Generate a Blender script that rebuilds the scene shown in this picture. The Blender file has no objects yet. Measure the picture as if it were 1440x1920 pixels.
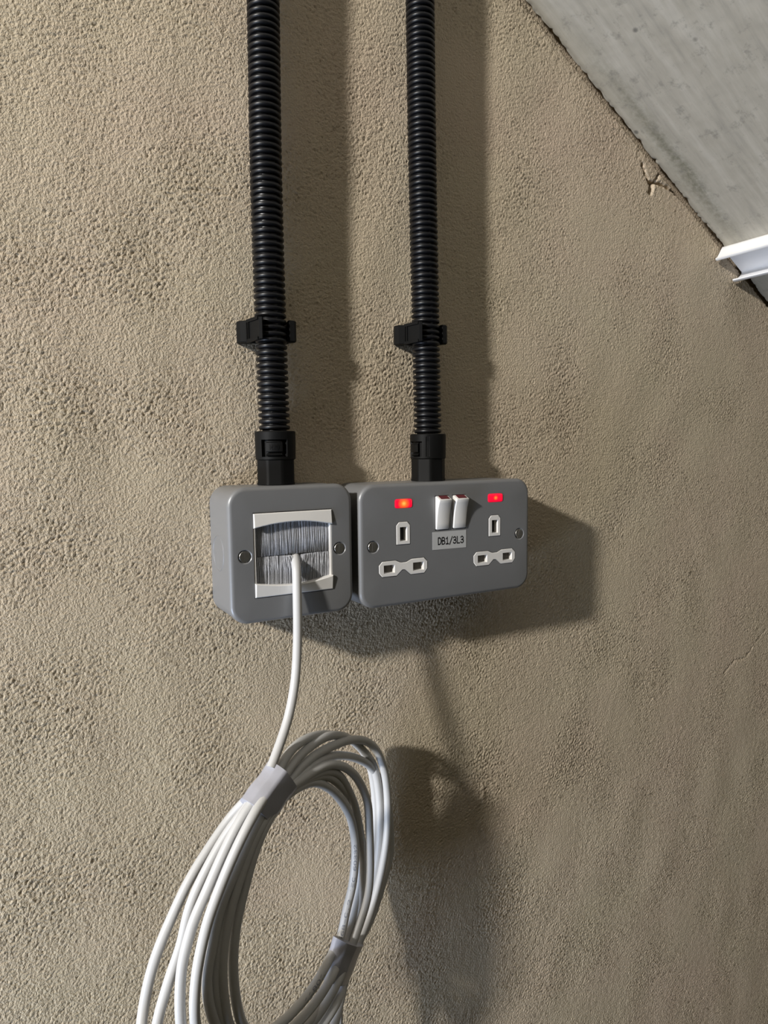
import bpy, bmesh, math, random
import numpy as np
from mathutils import Vector, Matrix

random.seed(7)
MM = 0.001
scene = bpy.context.scene
COL = scene.collection

# ------------------------------------------------------------------ camera
def cam_basis(yaw, pitch, roll):
    f = Vector((math.sin(yaw) * math.cos(pitch), math.cos(yaw) * math.cos(pitch), math.sin(pitch)))
    r = f.cross(Vector((0, 0, 1))).normalized()
    u = r.cross(f)
    c, s = math.cos(roll), math.sin(roll)
    return f, r * c + u * s, u * c - r * s
F_, R_, U_ = cam_basis(0.5151, -0.0897, -0.0128)
cam = bpy.data.cameras.new('camera')
cam.sensor_fit = 'HORIZONTAL'
cam.sensor_width = 36.0
cam.lens = 1285.0 * 36.0 / 1440.0
cam.clip_start = 0.01
cam_ob = bpy.data.objects.new('camera', cam)
COL.objects.link(cam_ob)
M = Matrix.Identity(4)
for i in range(3):
    M[i][0] = R_[i]; M[i][1] = U_[i]; M[i][2] = -F_[i]
M[0][3], M[1][3], M[2][3] = -0.1529679, -0.4185011, 0.0600322
cam_ob.matrix_world = M
scene.camera = cam_ob

# ------------------------------------------------------------------ world, lights, exposure
world = bpy.data.worlds.new('world')
scene.world = world
world.use_nodes = True
bg = world.node_tree.nodes['Background']
bg.inputs[0].default_value = (1.0, 0.83, 0.40, 1)      # dim warm light bounced around the stairwell
bg.inputs[1].default_value = 0.025

def add_light(name, kind, loc, power, color, size, target=None):
    l = bpy.data.lights.new(name, kind)
    l.energy = power
    l.color = color
    if kind == 'AREA':
        l.shape = 'DISK'; l.size = size
    else:
        l.shadow_soft_size = size
    o = bpy.data.objects.new(name, l)
    o.location = loc
    if target is not None:
        d = Vector(target) - Vector(loc)
        o.rotation_euler = d.to_track_quat('-Z', 'Y').to_euler()
    COL.objects.link(o)
    return o
# the stairwell lamp, high on the left, close to the wall
add_light('stair_lamp', 'POINT', (-1.90, -0.73, 0.86), 262.0, (1.0, 0.97, 0.92), 0.065)
# cool light from the opening low on the left
add_light('doorway_daylight', 'AREA', (-0.95, -0.235, -0.53), 9.5, (0.64, 0.77, 1.0), 0.34, (0.03, -0.03, -0.2))

scene.view_settings.view_transform = 'Standard'
scene.view_settings.look = 'None'
scene.view_settings.gamma = 1.0
scene.view_settings.use_curve_mapping = False
scene.view_settings.exposure = 0.0

# ------------------------------------------------------------------ helpers
def empty(name, loc_mm, label, cat, group=None, rot=None):
    o = bpy.data.objects.new(name, None)
    o.empty_display_size = 0.01
    o.location = Vector(loc_mm) * MM
    if rot: o.rotation_euler = rot
    o['label'] = label; o['category'] = cat
    if group: o['group'] = group
    COL.objects.link(o)
    return o

def mk(name, verts, faces, mat, parent=None, smooth=False, mats=None, fmat=None, angle=None):
    """verts in mm (local to the parent) -> one mesh object"""
    me = bpy.data.meshes.new(name)
    me.from_pydata([(v[0] * MM, v[1] * MM, v[2] * MM) for v in verts], [], faces)
    bm = bmesh.new(); bm.from_mesh(me)
    bmesh.ops.remove_doubles(bm, verts=bm.verts, dist=1e-7)
    bmesh.ops.recalc_face_normals(bm, faces=bm.faces)
    bm.to_mesh(me); bm.free()
    me.materials.append(mat)
    if mats:
        for m in mats: me.materials.append(m)
    if smooth:
        me.polygons.foreach_set('use_smooth', [True] * len(me.polygons))
        if angle: me.set_sharp_from_angle(angle=math.radians(angle))
    o = bpy.data.objects.new(name, me)
    COL.objects.link(o)
    if parent: o.parent = parent
    return o

class MB:
    """collects several pieces of one part"""
    def __init__(self): self.v = []; self.f = []
    def add(self, v, f):
        b = len(self.v)
        self.v += [tuple(p) for p in v]
        self.f += [tuple(i + b for i in q) for q in f]
    def box(self, x0, x1, y0, y1, z0, z1):
        v = [(x, y, z) for x in (x0, x1) for y in (y0, y1) for z in (z0, z1)]
        self.add(v, [(0, 1, 3, 2), (4, 6, 7, 5), (0, 4, 5, 1), (2, 3, 7, 6), (0, 2, 6, 4), (1, 5, 7, 3)])
    def loft(self, loops, cap0=False, cap1=False, closed=True):
        n = len(loops[0]); v = []; f = []
        for l in loops: v += list(l)
        for k in range(len(loops) - 1):
            for i in range(n if closed else n - 1):
                j = (i + 1) % n
                f.append((k * n + i, k * n + j, (k + 1) * n + j, (k + 1) * n + i))
        if cap0: f.append(tuple(range(n)))
        if cap1: f.append(tuple(range((len(loops) - 1) * n, len(loops) * n)))
        self.add(v, f)
    def fill(self, outer, holes, put):
        """planar polygon with holes; put maps (a,b) -> 3-D"""
        bm = bmesh.new(); es = []
        for loop in [outer] + list(holes):
            vs = [bm.verts.new((a, b, 0)) for a, b in loop]
            es += [bm.edges.new((vs[i], vs[(i + 1) % len(vs)])) for i in range(len(vs))]
        bmesh.ops.triangle_fill(bm, use_beauty=True, use_dissolve=False, edges=es)
        bm.verts.index_update()
        v = [put(p.co.x, p.co.y) for p in bm.verts]
        f = [tuple(q.index for q in t.verts) for t in bm.faces]
        bm.free(); self.add(v, f)

def rrect(w, h, r, n=8, cx=0, cz=0):
    out = []
    for qx, qz, a0 in ((1, 1, 0), (-1, 1, 90), (-1, -1, 180), (1, -1, 270)):
        for k in range(n + 1):
            a = math.radians(a0 + 90 * k / n)
            out.append((cx + qx * (w / 2 - r) + r * math.cos(a), cz + qz * (h / 2 - r) + r * math.sin(a)))
    return out

def inset(poly, d):
    """move a counter-clockwise polygon inwards by d"""
    n = len(poly); out = []
    area = sum(poly[i][0] * poly[(i + 1) % n][1] - poly[(i + 1) % n][0] * poly[i][1] for i in range(n))
    s = 1 if area > 0 else -1
    for i in range(n):
        p0, p1, p2 = Vector(poly[i - 1]), Vector(poly[i]), Vector(poly[(i + 1) % n])
        e1 = (p1 - p0).normalized(); e2 = (p2 - p1).normalized()
        n1 = Vector((-e1.y, e1.x)) * s; n2 = Vector((-e2.y, e2.x)) * s
        b = n1 + n2
        if b.length < 1e-6: b = n1
        b.normalize()
        k = d / max(0.35, b.dot(n1))
        out.append((p1.x + b.x * k, p1.y + b.y * k))
    return out

def lift(poly, y): return [(a, y, b) for a, b in poly]

def catmull(pts, step=2.0):
    P = [Vector(p) for p in pts]
    P = [P[0] * 2 - P[1]] + P + [P[-1] * 2 - P[-2]]
    out = []
    for i in range(1, len(P) - 2):
        p0, p1, p2, p3 = P[i - 1:i + 3]
        t0 = 0.0
        t1 = t0 + max(1e-3, (p1 - p0).length) ** 0.5
        t2 = t1 + max(1e-3, (p2 - p1).length) ** 0.5
        t3 = t2 + max(1e-3, (p3 - p2).length) ** 0.5
        n = max(2, int((p2 - p1).length / step))
        for k in range(n):
            t = t1 + (t2 - t1) * k / n
            a1 = p0 * ((t1 - t) / (t1 - t0)) + p1 * ((t - t0) / (t1 - t0))
            a2 = p1 * ((t2 - t) / (t2 - t1)) + p2 * ((t - t1) / (t2 - t1))
            a3 = p2 * ((t3 - t) / (t3 - t2)) + p3 * ((t - t2) / (t3 - t2))
            b1 = a1 * ((t2 - t) / (t2 - t0)) + a2 * ((t - t0) / (t2 - t0))
            b2 = a2 * ((t3 - t) / (t3 - t1)) + a3 * ((t - t1) / (t3 - t1))
            out.append(b1 * ((t2 - t) / (t2 - t1)) + b2 * ((t - t1) / (t2 - t1)))
    out.append(P[-2])
    return out

def smooth_path(p, it=6):
    for _ in range(it):
        p = [p[0]] + [(p[i - 1] + p[i] * 2 + p[i + 1]) / 4 for i in range(1, len(p) - 1)] + [p[-1]]
    return p

def frames(path):
    n = len(path)
    T = [(path[min(i + 1, n - 1)] - path[max(i - 1, 0)]).normalized() for i in range(n)]
    N = []
    ref = Vector((0, -1, 0)) if abs(T[0].y) < 0.9 else Vector((1, 0, 0))
    cur = (ref - T[0] * ref.dot(T[0])).normalized()
    for t in T:
        cur = (cur - t * cur.dot(t)).normalized()
        N.append(cur.copy())
    return T, N

def tube(path, r, seg=14):
    T, N = frames(path)
    loops = []
    for p, t, nrm in zip(path, T, N):
        b = t.cross(nrm)
        loops.append([tuple(p + (nrm * math.cos(a) + b * math.sin(a)) * r)
                      for a in [2 * math.pi * k / seg for k in range(seg)]])
    m = MB(); m.loft(loops, True, True)
    return m

def _arc(cx, cy, rx, ry, a0, a1, n=10):
    return [(cx + rx * math.cos(math.radians(a0 + (a1 - a0) * k / n)), cy + ry * math.sin(math.radians(a0 + (a1 - a0) * k / n))) for k in range(n + 1)]
# single-stroke letter shapes, each in a box 0.6 wide and 1 high
GLYPH = {
    'D': [[(0, 0), (0, 1), (0.22, 1)] + _arc(0.22, 0.5, 0.36, 0.5, 90, -90) + [(0, 0)]],
    'B': [[(0, 0), (0, 1), (0.28, 1)] + _arc(0.28, 0.76, 0.25, 0.24, 90, -90) + [(0, 0.52)], [(0.28, 0.52)] + _arc(0.28, 0.26, 0.30, 0.26, 90, -90) + [(0, 0)]],
    '1': [[(0.08, 0.80), (0.32, 1), (0.32, 0)], [(0.06, 0), (0.56, 0)]],
    '/': [[(0.02, -0.08), (0.56, 1.04)]],
    '3': [_arc(0.27, 0.75, 0.26, 0.25, 150, -90) + [(0.16, 0.5)], [(0.27, 0.5)] + _arc(0.28, 0.26, 0.30, 0.26, 90, -155)],
    'L': [[(0.04, 1), (0.04, 0), (0.54, 0)]],
    'M': [[(0, 0), (0, 1), (0.29, 0.35), (0.58, 1), (0.58, 0)]],
    '2': [_arc(0.29, 0.72, 0.27, 0.28, 165, -25) + [(0.02, 0), (0.57, 0)]],
    '0': [_arc(0.29, 0.5, 0.28, 0.5, 0, 360, 20)],
    '5': [[(0.52, 1), (0.08, 1), (0.05, 0.55)] + _arc(0.27, 0.32, 0.29, 0.32, 125, -150)],
    '6': [_arc(0.40, 0.42, 0.38, 0.58, 75, 180, 8) + _arc(0.29, 0.30, 0.27, 0.30, 180, 540, 18)],
    '8': [_arc(0.29, 0.75, 0.24, 0.25, 0, 360, 18), _arc(0.29, 0.26, 0.28, 0.26, 0, 360, 18)],
    'C': [_arc(0.31, 0.5, 0.30, 0.5, 50, 310, 16)],
    'I': [[(0.29, 0), (0.29, 1)]],
    'E': [[(0.54, 1), (0.04, 1), (0.04, 0), (0.54, 0)], [(0.04, 0.52), (0.46, 0.52)]],
    '-': [[(0.08, 0.45), (0.50, 0.45)]],
    '.': [[(0.26, 0.0), (0.26, 0.07)]],
    ' ': [],
}
def stroke_geo(s, pen):
    """flat lettering drawn with a round pen; returned in a unit box"""
    v = []; f = []; x = 0.0
    def quad(a, b, c, d):
        n = len(v); v.extend([a, b, c, d]); f.append((n, n + 1, n + 2)); f.append((n, n + 2, n + 3))
    for ch in s:
        for st in GLYPH[ch]:
            P = [Vector((x + p[0], p[1])) for p in st]
            L, Rr = [], []
            for i, p in enumerate(P):
                t0 = (p - P[i - 1]).normalized() if i else None
                t1 = (P[i + 1] - p).normalized() if i < len(P) - 1 else None
                a = t0 or t1; b = t1 or t0
                n0 = Vector((-a.y, a.x)); n1 = Vector((-b.y, b.x))
                nn = n0 + n1
                nn = nn.normalized() if nn.length > 1e-3 else n0
                k = pen / 2 / max(0.55, nn.dot(n0))
                e = (a * (pen / 2) if i == len(P) - 1 else (b * (-pen / 2) if i == 0 else Vector((0, 0))))
                L.append(tuple(p + nn * k + e)); Rr.append(tuple(p - nn * k + e))
            for i in range(len(P) - 1): quad(L[i], L[i + 1], Rr[i + 1], Rr[i])
        x += 0.80
    x0 = min(p[0] for p in v); x1 = max(p[0] for p in v)
    return [((a - x0) / (x1 - x0), b) for a, b in v], f, (x1 - x0)

# ------------------------------------------------------------------ materials
def mat(name):
    m = bpy.data.materials.new(name); m.use_nodes = True
    nt = m.node_tree
    return m, nt, nt.nodes['Principled BSDF']
def N(nt, t, **kw):
    n = nt.nodes.new(t)
    for k, v in kw.items():
        if k in n.inputs: n.inputs[k].default_value = v
        else: setattr(n, k, v)
    return n
def noise(nt, co, scale, detail=4, rough=0.55, dist=0.0):
    n = N(nt, 'ShaderNodeTexNoise')
    n.inputs['Scale'].default_value = scale; n.inputs['Detail'].default_value = detail
    n.inputs['Roughness'].default_value = rough; n.inputs['Distortion'].default_value = dist
    nt.links.new(co, n.inputs['Vector']); return n
def ramp(nt, fac, stops):
    r = N(nt, 'ShaderNodeValToRGB')
    e = r.color_ramp.elements
    while len(e) < len(stops): e.new(0.5)
    for i, (p, c) in enumerate(stops):
        e[i].position = p
        e[i].color = (c, c, c, 1) if not isinstance(c, tuple) else (*c, 1)
    nt.links.new(fac, r.inputs[0]); return r
def mixc(nt, fac, a, b, mode='MIX'):
    n = N(nt, 'ShaderNodeMix', data_type='RGBA', blend_type=mode)
    for s, v in ((0, fac), (6, a), (7, b)):
        if isinstance(v, bpy.types.NodeSocket): nt.links.new(v, n.inputs[s])
        else: n.inputs[s].default_value = v if s == 0 else (*v, 1)
    return n.outputs[2]
def bump(nt, bsdf, h, strength, dist):
    b = N(nt, 'ShaderNodeBump'); b.inputs['Strength'].default_value = strength
    b.inputs['Distance'].default_value = dist
    nt.links.new(h, b.inputs['Height']); nt.links.new(b.outputs[0], bsdf.inputs['Normal'])
def objco(nt): return N(nt, 'ShaderNodeTexCoord').outputs['Object']

def simple(name, col, rough=0.5, metal=0.0, var=0.06, scale=60, bstr=0.0, bscale=900, spec=0.5):
    m, nt, b = mat(name)
    co = objco(nt)
    n = noise(nt, co, scale, 5)
    lo = tuple(max(0, c * (1 - var)) for c in col); hi = tuple(min(1, c * (1 + var)) for c in col)
    nt.links.new(mixc(nt, n.outputs[0], lo, hi), b.inputs['Base Color'])
    b.inputs['Roughness'].default_value = rough
    b.inputs['Metallic'].default_value = metal
    b.inputs['Specular IOR Level'].default_value = spec
    if bstr:
        n2 = noise(nt, co, bscale, 3)
        bump(nt, b, n2.outputs[0], bstr, 0.0002)
    return m

# painted rough render on the wall
wall_m, nt, b = mat('painted_render')
co = objco(nt)
n1 = noise(nt, co, 9, 4, 0.5); n2 = noise(nt, co, 26, 3, 0.5); n3 = noise(nt, co, 5, 3, 0.5)
c1 = mixc(nt, ramp(nt, n1.outputs[0], [(0.35, 0.0), (0.68, 1.0)]).outputs[0], (0.520, 0.434, 0.312), (0.545, 0.427, 0.324))
c2 = mixc(nt, ramp(nt, n3.outputs[0], [(0.40, 0.0), (0.70, 0.7)]).outputs[0], c1, (0.500, 0.434, 0.300))
c3 = mixc(nt, ramp(nt, n2.outputs[0], [(0.3, 0.0), (0.8, 0.35)]).outputs[0], c2, (0.480, 0.400, 0.292))
ng = noise(nt, co, 420, 2)
c4 = mixc(nt, ramp(nt, ng.outputs[0], [(0.25, 0.0), (0.75, 0.30)]).outputs[0], c3, (0.62, 0.54, 0.41))
nt.links.new(c4, b.inputs['Base Color'])
b.inputs['Roughness'].default_value = 0.75
b.inputs['Specular IOR Level'].default_value = 0.25
nb = noise(nt, co, 760, 2, 0.6)
bump(nt, b, nb.outputs[0], 1.0, 0.0009)

# mould-stained bare concrete of the soffit (object space: x down the slope, y away from the wall)
conc_m, nt, b = mat('stained_concrete')
co = objco(nt)
sep = N(nt, 'ShaderNodeSeparateXYZ'); nt.links.new(co, sep.inputs[0])
n1 = noise(nt, co, 22, 5, 0.6)
base = mixc(nt, n1.outputs[0], (0.365, 0.335, 0.275), (0.475, 0.445, 0.380))
mp = N(nt, 'ShaderNodeMapping'); mp.inputs['Rotation'].default_value = (0, 0, math.radians(38)); mp.inputs['Scale'].default_value = (14, 120, 40)
nt.links.new(co, mp.inputs[0])
ns = noise(nt, mp.outputs[0], 1.0, 5, 0.6)
base = mixc(nt, ramp(nt, ns.outputs[0], [(0.48, 0.0), (0.66, 0.55)]).outputs[0], base, (0.55, 0.52, 0.455))
base = mixc(nt, ramp(nt, ns.outputs[0], [(0.30, 0.55), (0.46, 0.0)]).outputs[0], base, (0.27, 0.255, 0.225))
# band of mould a couple of centimetres out from the wall
def band(sock, c, w):
    a = N(nt, 'ShaderNodeMath', operation='SUBTRACT'); nt.links.new(sock, a.inputs[0]); a.inputs[1].default_value = c
    q = N(nt, 'ShaderNodeMath', operation='ABSOLUTE'); nt.links.new(a.outputs[0], q.inputs[0])
    d = N(nt, 'ShaderNodeMapRange'); nt.links.new(q.outputs[0], d.inputs[0])
    d.inputs[1].default_value = w; d.inputs[2].default_value = w * 0.15; d.inputs[3].default_value = 0; d.inputs[4].default_value = 1
    return d.outputs[0]
def mul(a, c):
    x = N(nt, 'ShaderNodeMath', operation='MULTIPLY')
    for i, v in enumerate((a, c)):
        if isinstance(v, bpy.types.NodeSocket): nt.links.new(v, x.inputs[i])
        else: x.inputs[i].default_value = v
    return x.outputs[0]
nw = noise(nt, co, 30, 3); nm = noise(nt, co, 240, 5, 0.7); nm2 = noise(nt, co, 14, 3)
wob = N(nt, 'ShaderNodeMath', operation='MULTIPLY_ADD'); nt.links.new(nw.outputs[0], wob.inputs[0]); wob.inputs[1].default_value = 0.016
nt.links.new(sep.outputs[1], wob.inputs[2])
bandv = mul(band(wob.outputs[0], 0.0275, 0.011), band(sep.outputs[0], -0.105, 0.16))
mould = mul(bandv, ramp(nt, nm.outputs[0], [(0.30, 0.25), (0.62, 1.0)]).outputs[0])
base = mixc(nt, mul(mould, 0.8), base, (0.135, 0.130, 0.085))
edge = mul(band(wob.outputs[0], 0.010, 0.020), 0.35)
base = mixc(nt, edge, base, (0.36, 0.32, 0.23))
vor = N(nt, 'ShaderNodeTexVoronoi'); vor.inputs['Scale'].default_value = 42; nt.links.new(co, vor.inputs['Vector'])
spots = mul(ramp(nt, vor.outputs['Distance'], [(0.05, 1.0), (0.11, 0.0)]).outputs[0], ramp(nt, noise(nt, co, 17, 3).outputs[0], [(0.50, 0.0), (0.60, 1.0)]).outputs[0])
base = mixc(nt, mul(spots, 0.75), base, (0.10, 0.095, 0.085))
nf = noise(nt, co, 75, 6, 0.75)
base = mixc(nt, ramp(nt, nf.outputs[0], [(0.55, 0.0), (0.70, 0.7)]).outputs[0], base, (0.20, 0.19, 0.165))
nt.links.new(base, b.inputs['Base Color'])
b.inputs['Roughness'].default_value = 0.8
bump(nt, b, nm.outputs[0], 0.12, 0.0004)

grey_m = simple('grey_enamelled_steel', (0.165, 0.166, 0.169), 0.40, 0.0, 0.04, 90, 0.12, 700, spec=0.95)
white_m = simple('white_plastic', (0.72, 0.70, 0.67), 0.38, 0, 0.03, 80)
pvc_m = simple('white_pvc', (0.86, 0.86, 0.87), 0.42, 0, 0.03, 60)
black_m = simple('black_nylon', (0.005, 0.005, 0.006), 0.38, 0, 0.2, 120, spec=0.36)
mould_m = simple('moulded_black_plastic', (0.005, 0.005, 0.005), 0.5, 0, 0.2, 120, spec=0.16)
dark_m = simple('dark_cavity', (0.012, 0.011, 0.010), 0.7, 0, 0.2, 120)
shutter_m = simple('brown_shutter', (0.10, 0.088, 0.070), 0.6, 0, 0.2, 400)
screw_m = simple('plated_screw', (0.50, 0.49, 0.47), 0.38, 1.0, 0.15, 500)
jacket_m = simple('grey_white_cable_jacket', (0.50, 0.495, 0.485), 0.45, 0, 0.05, 70)
ink_m = simple('grey_print', (0.22, 0.23, 0.26), 0.6, 0, 0.1, 300)
black_ink_m = simple('black_print', (0.008, 0.008, 0.010), 0.6, 0, 0.1, 300)
tape_m = simple('grey_tape', (0.36, 0.36, 0.40), 0.40, 0, 0.14, 120, 0.25, 260)
label_m = simple('printed_tape_label', (0.46, 0.46, 0.455), 0.45, 0, 0.04, 200)
red_m = simple('dark_red_marker', (0.10, 0.012, 0.016), 0.45, 0, 0.1, 200)
bristle_m = simple('nylon_bristle', (0.62, 0.63, 0.67), 0.28, 0, 0.5, 1500)

def neon_material(name, hot, spot):
    m, nt, b = mat(name)
    co = objco(nt)
    b.inputs['Base Color'].default_value = (0.55, 0.01, 0.02, 1)
    b.inputs['Roughness'].default_value = 0.25
    ln = N(nt, 'ShaderNodeVectorMath', operation='LENGTH')
    mp = N(nt, 'ShaderNodeMapping'); mp.inputs['Scale'].default_value = (1.0, 0.0, 1.15)
    nt.links.new(co, mp.inputs[0]); nt.links.new(mp.outputs[0], ln.inputs[0])
    mr = N(nt, 'ShaderNodeMapRange'); nt.links.new(ln.outputs['Value'], mr.inputs[0])
    mr.inputs[1].default_value = 0.0; mr.inputs[2].default_value = 0.007
    rp = ramp(nt, mr.outputs[0], [(0.0, hot), (spot, (1.0, 0.16, 0.015)), (min(0.95, spot * 2.2), (0.95, 0.0, 0.03)), (1.0, (0.80, 0.0, 0.035))])
    nt.links.new(rp.outputs[0], b.inputs['Emission Color'])
    b.inputs['Emission Strength'].default_value = 1.0
    return m
neon_a = neon_material('neon_bright', (1.0, 0.62, 0.10), 0.30)
neon_b = neon_material('neon_dim', (1.0, 0.36, 0.09), 0.13)

# ------------------------------------------------------------------ wall (rough render, real relief, carved cracks)
def band_noise(nx, nz, step, lx, lz, width, seed):
    rng = np.random.default_rng(seed)
    w = np.fft.rfft2(rng.standard_normal((nz, nx)))
    fx = np.fft.rfftfreq(nx, step)[None, :]; fz = np.fft.fftfreq(nz, step)[:, None]
    rr = np.sqrt((fx * lx) ** 2 + (fz * lz) ** 2) + 1e-9
    w *= np.exp(-(np.log(rr) / width) ** 2)
    h = np.fft.irfft2(w, s=(nz, nx))
    return h / h.std()

def build_wall():
    st = 0.95
    fx = np.arange(-215.0, 612.0, st); fz = np.arange(-612.0, 490.0, st)
    nx, nz = len(fx), len(fz)
    h = 0.145 * band_noise(nx, nz, st, 2.25, 3.0, 0.38, 1) + 0.042 * band_noise(nx, nz, st, 5.0, 6.6, 0.6, 21)
    h = np.where(h > 0, h * 0.85, h * 1.25)
    amp = 1.25 * np.clip(1.0 + 0.25 * band_noise(nx, nz, st, 110, 120, 0.5, 2), 0.35, 1.7)
    X, Z = np.meshgrid(fx, fz)
    amp *= np.clip(1.12 - 0.0008 * (X - 20), 0.68, 1.12)            # the render is coarser on the left
    h = h * amp + 0.035 * band_noise(nx, nz, st, 10, 12, 0.5, 3) + 0.16 * band_noise(nx, nz, st, 70, 90, 0.5, 4)
    # raised rough rim beside the soffit joint
    dj = (X - 448.9) * -0.5174 + (Z - 246.1) * -0.8557
    h += 0.09 * np.exp(-((dj - 8) / 14) ** 2) * band_noise(nx, nz, st, 6, 7, 0.9, 5)
    def seg(pts, wd, depth, jag=0.5, lip=0.0):
        nonlocal h
        pts = [np.array(p, float) for p in pts]
        x0 = min(p[0] for p in pts) - 12; x1 = max(p[0] for p in pts) + 12
        z0 = min(p[1] for p in pts) - 12; z1 = max(p[1] for p in pts) + 12
        ix = np.where((fx > x0) & (fx < x1))[0]; iz = np.where((fz > z0) & (fz < z1))[0]
        sl = np.s_[iz[0]:iz[-1] + 1, ix[0]:ix[-1] + 1]
        xx = X[sl] + jag * jn1[sl]; zz = Z[sl] + jag * jn2[sl]
        d = np.full(xx.shape, 1e9)
        for a, c in zip(pts[:-1], pts[1:]):
            ab = c - a; t = np.clip(((xx - a[0]) * ab[0] + (zz - a[1]) * ab[1]) / (ab @ ab), 0, 1)
            d = np.minimum(d, np.hypot(xx - a[0] - t * ab[0], zz - a[1] - t * ab[1]))
        h[sl] += -depth * np.exp(-(d / wd) ** 2) + lip * np.exp(-(d / (wd * 3.2)) ** 2)
    jn1 = band_noise(nx, nz, st, 5, 5, 0.5, 6); jn2 = band_noise(nx, nz, st, 5, 5, 0.5, 7)
    # plaster broken away by the soffit joint
    seg([(341.5, 299.5), (345, 293.2), (349.3, 287.5), (352.5, 286.0)], 1.0, 6.0, 0.3)
    seg([(357.4, 287.6), (361, 293), (364, 298.5)], 0.85, 4.5, 0.3)
    seg([(352.5, 286.5), (357.4, 287.8), (365.6, 287.5), (374, 286.5), (383.3, 284.2), (391, 281), (398, 277.5)], 1.0, 6.0, 0.35)
    seg([(353.6, 286.0), (352.8, 282.5), (352.2, 279.0)], 1.7, 8.0, 0.3)
    seg([(357.5, 284.0), (355.5, 279.0)], 1.6, -0.4, 0.2)
    seg([(334.4, 318), (336.5, 311), (339, 304)], 0.8, 0.5, 0.8)
    # open joint between the wall and the soffit: the render stops short and leaves a ragged void
    dd = dj + 0.40 * jn1 + 0.25 * jn2
    h -= 9.0 / (1 + np.exp(np.clip((dd - 0.1) / 0.22, -40, 40))) / (1 + np.exp(np.clip(-(dj + 14) / 0.5, -40, 40)))
    # hairline cracks
    seg([(476.2, -168.3), (488, -160.9), (493.1, -157.8), (509.1, -158.2), (517, -153.8)], 0.9, 0.9, 0.6)
    seg([(519, -151.5), (525.7, -145), (534.6, -140.1), (544.5, -132.9)], 0.8, 0.55, 0.6)
    seg([(58, 262), (65.3, 263.8), (75.4, 266.5), (85.7, 272.1), (88.7, 281.6)], 0.9, 0.7, 1.0, 0.25)
    seg([(171, -206), (171, -219)], 1.2, -0.8, 0.8)
    seg([(166.5, -232), (169, -240), (174.7, -250)], 1.2, -0.5, 0.8)
    # fade the relief out at the rim of the fine area
    ex = np.clip(np.minimum(fx - fx[0], fx[-1] - fx) / 12, 0, 1)[None, :]
    ez = np.clip(np.minimum(fz - fz[0], fz[-1] - fz) / 12, 0, 1)[:, None]
    h *= ex * ez
    xs = np.concatenate([np.linspace(-1500, fx[0] - 10, 24), fx, np.linspace(fx[-1] + 10, 1700, 24)])
    zs = np.concatenate([np.linspace(-1500, fz[0] - 10, 24), fz, np.linspace(fz[-1] + 10, 1600, 24)])
    Hh = np.zeros((len(zs), len(xs))); Hh[24:24 + nz, 24:24 + nx] = h
    GX, GZ = np.meshgrid(xs, zs)
    co = np.stack([GX, -Hh, GZ], -1).reshape(-1, 3) * MM
    NX, NZ = len(xs), len(zs)
    a = (np.arange(NZ - 1)[:, None] * NX + np.arange(NX - 1)[None, :]).ravel()
    quads = np.stack([a, a + 1, a + NX + 1, a + NX], -1)
    nv = len(co)
    back = np.array([(-1500, 0, -1500), (1700, 0, -1500), (1700, 0, 1600), (-1500, 0, 1600),
                     (-1500, 120, -1500), (1700, 120, -1500), (1700, 120, 1600), (-1500, 120, 1600)], float) * MM
    bq = np.array([(0, 4, 5, 1), (1, 5, 6, 2), (2, 6, 7, 3), (3, 7, 4, 0), (4, 7, 6, 5)]) + nv
    co = np.concatenate([co, back]); quads = np.concatenate([quads, bq])
    me = bpy.data.meshes.new('wall_back')
    me.vertices.add(len(co)); me.vertices.foreach_set('co', co.astype(np.float32).ravel())
    me.loops.add(quads.size); me.loops.foreach_set('vertex_index', quads.astype(np.int32).ravel())
    me.polygons.add(len(quads)); me.polygons.foreach_set('loop_start', (np.arange(len(quads)) * 4).astype(np.int32))
    me.update(calc_edges=True)
    sm = np.ones(len(quads), bool); sm[-5:] = False
    me.polygons.foreach_set('use_smooth', sm)
    me.materials.append(wall_m)
    o = bpy.data.objects.new('wall_back', me)
    o['kind'] = 'structure'; o['label'] = 'beige painted wall of rough render behind the sockets'
    COL.objects.link(o)
build_wall()

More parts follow.
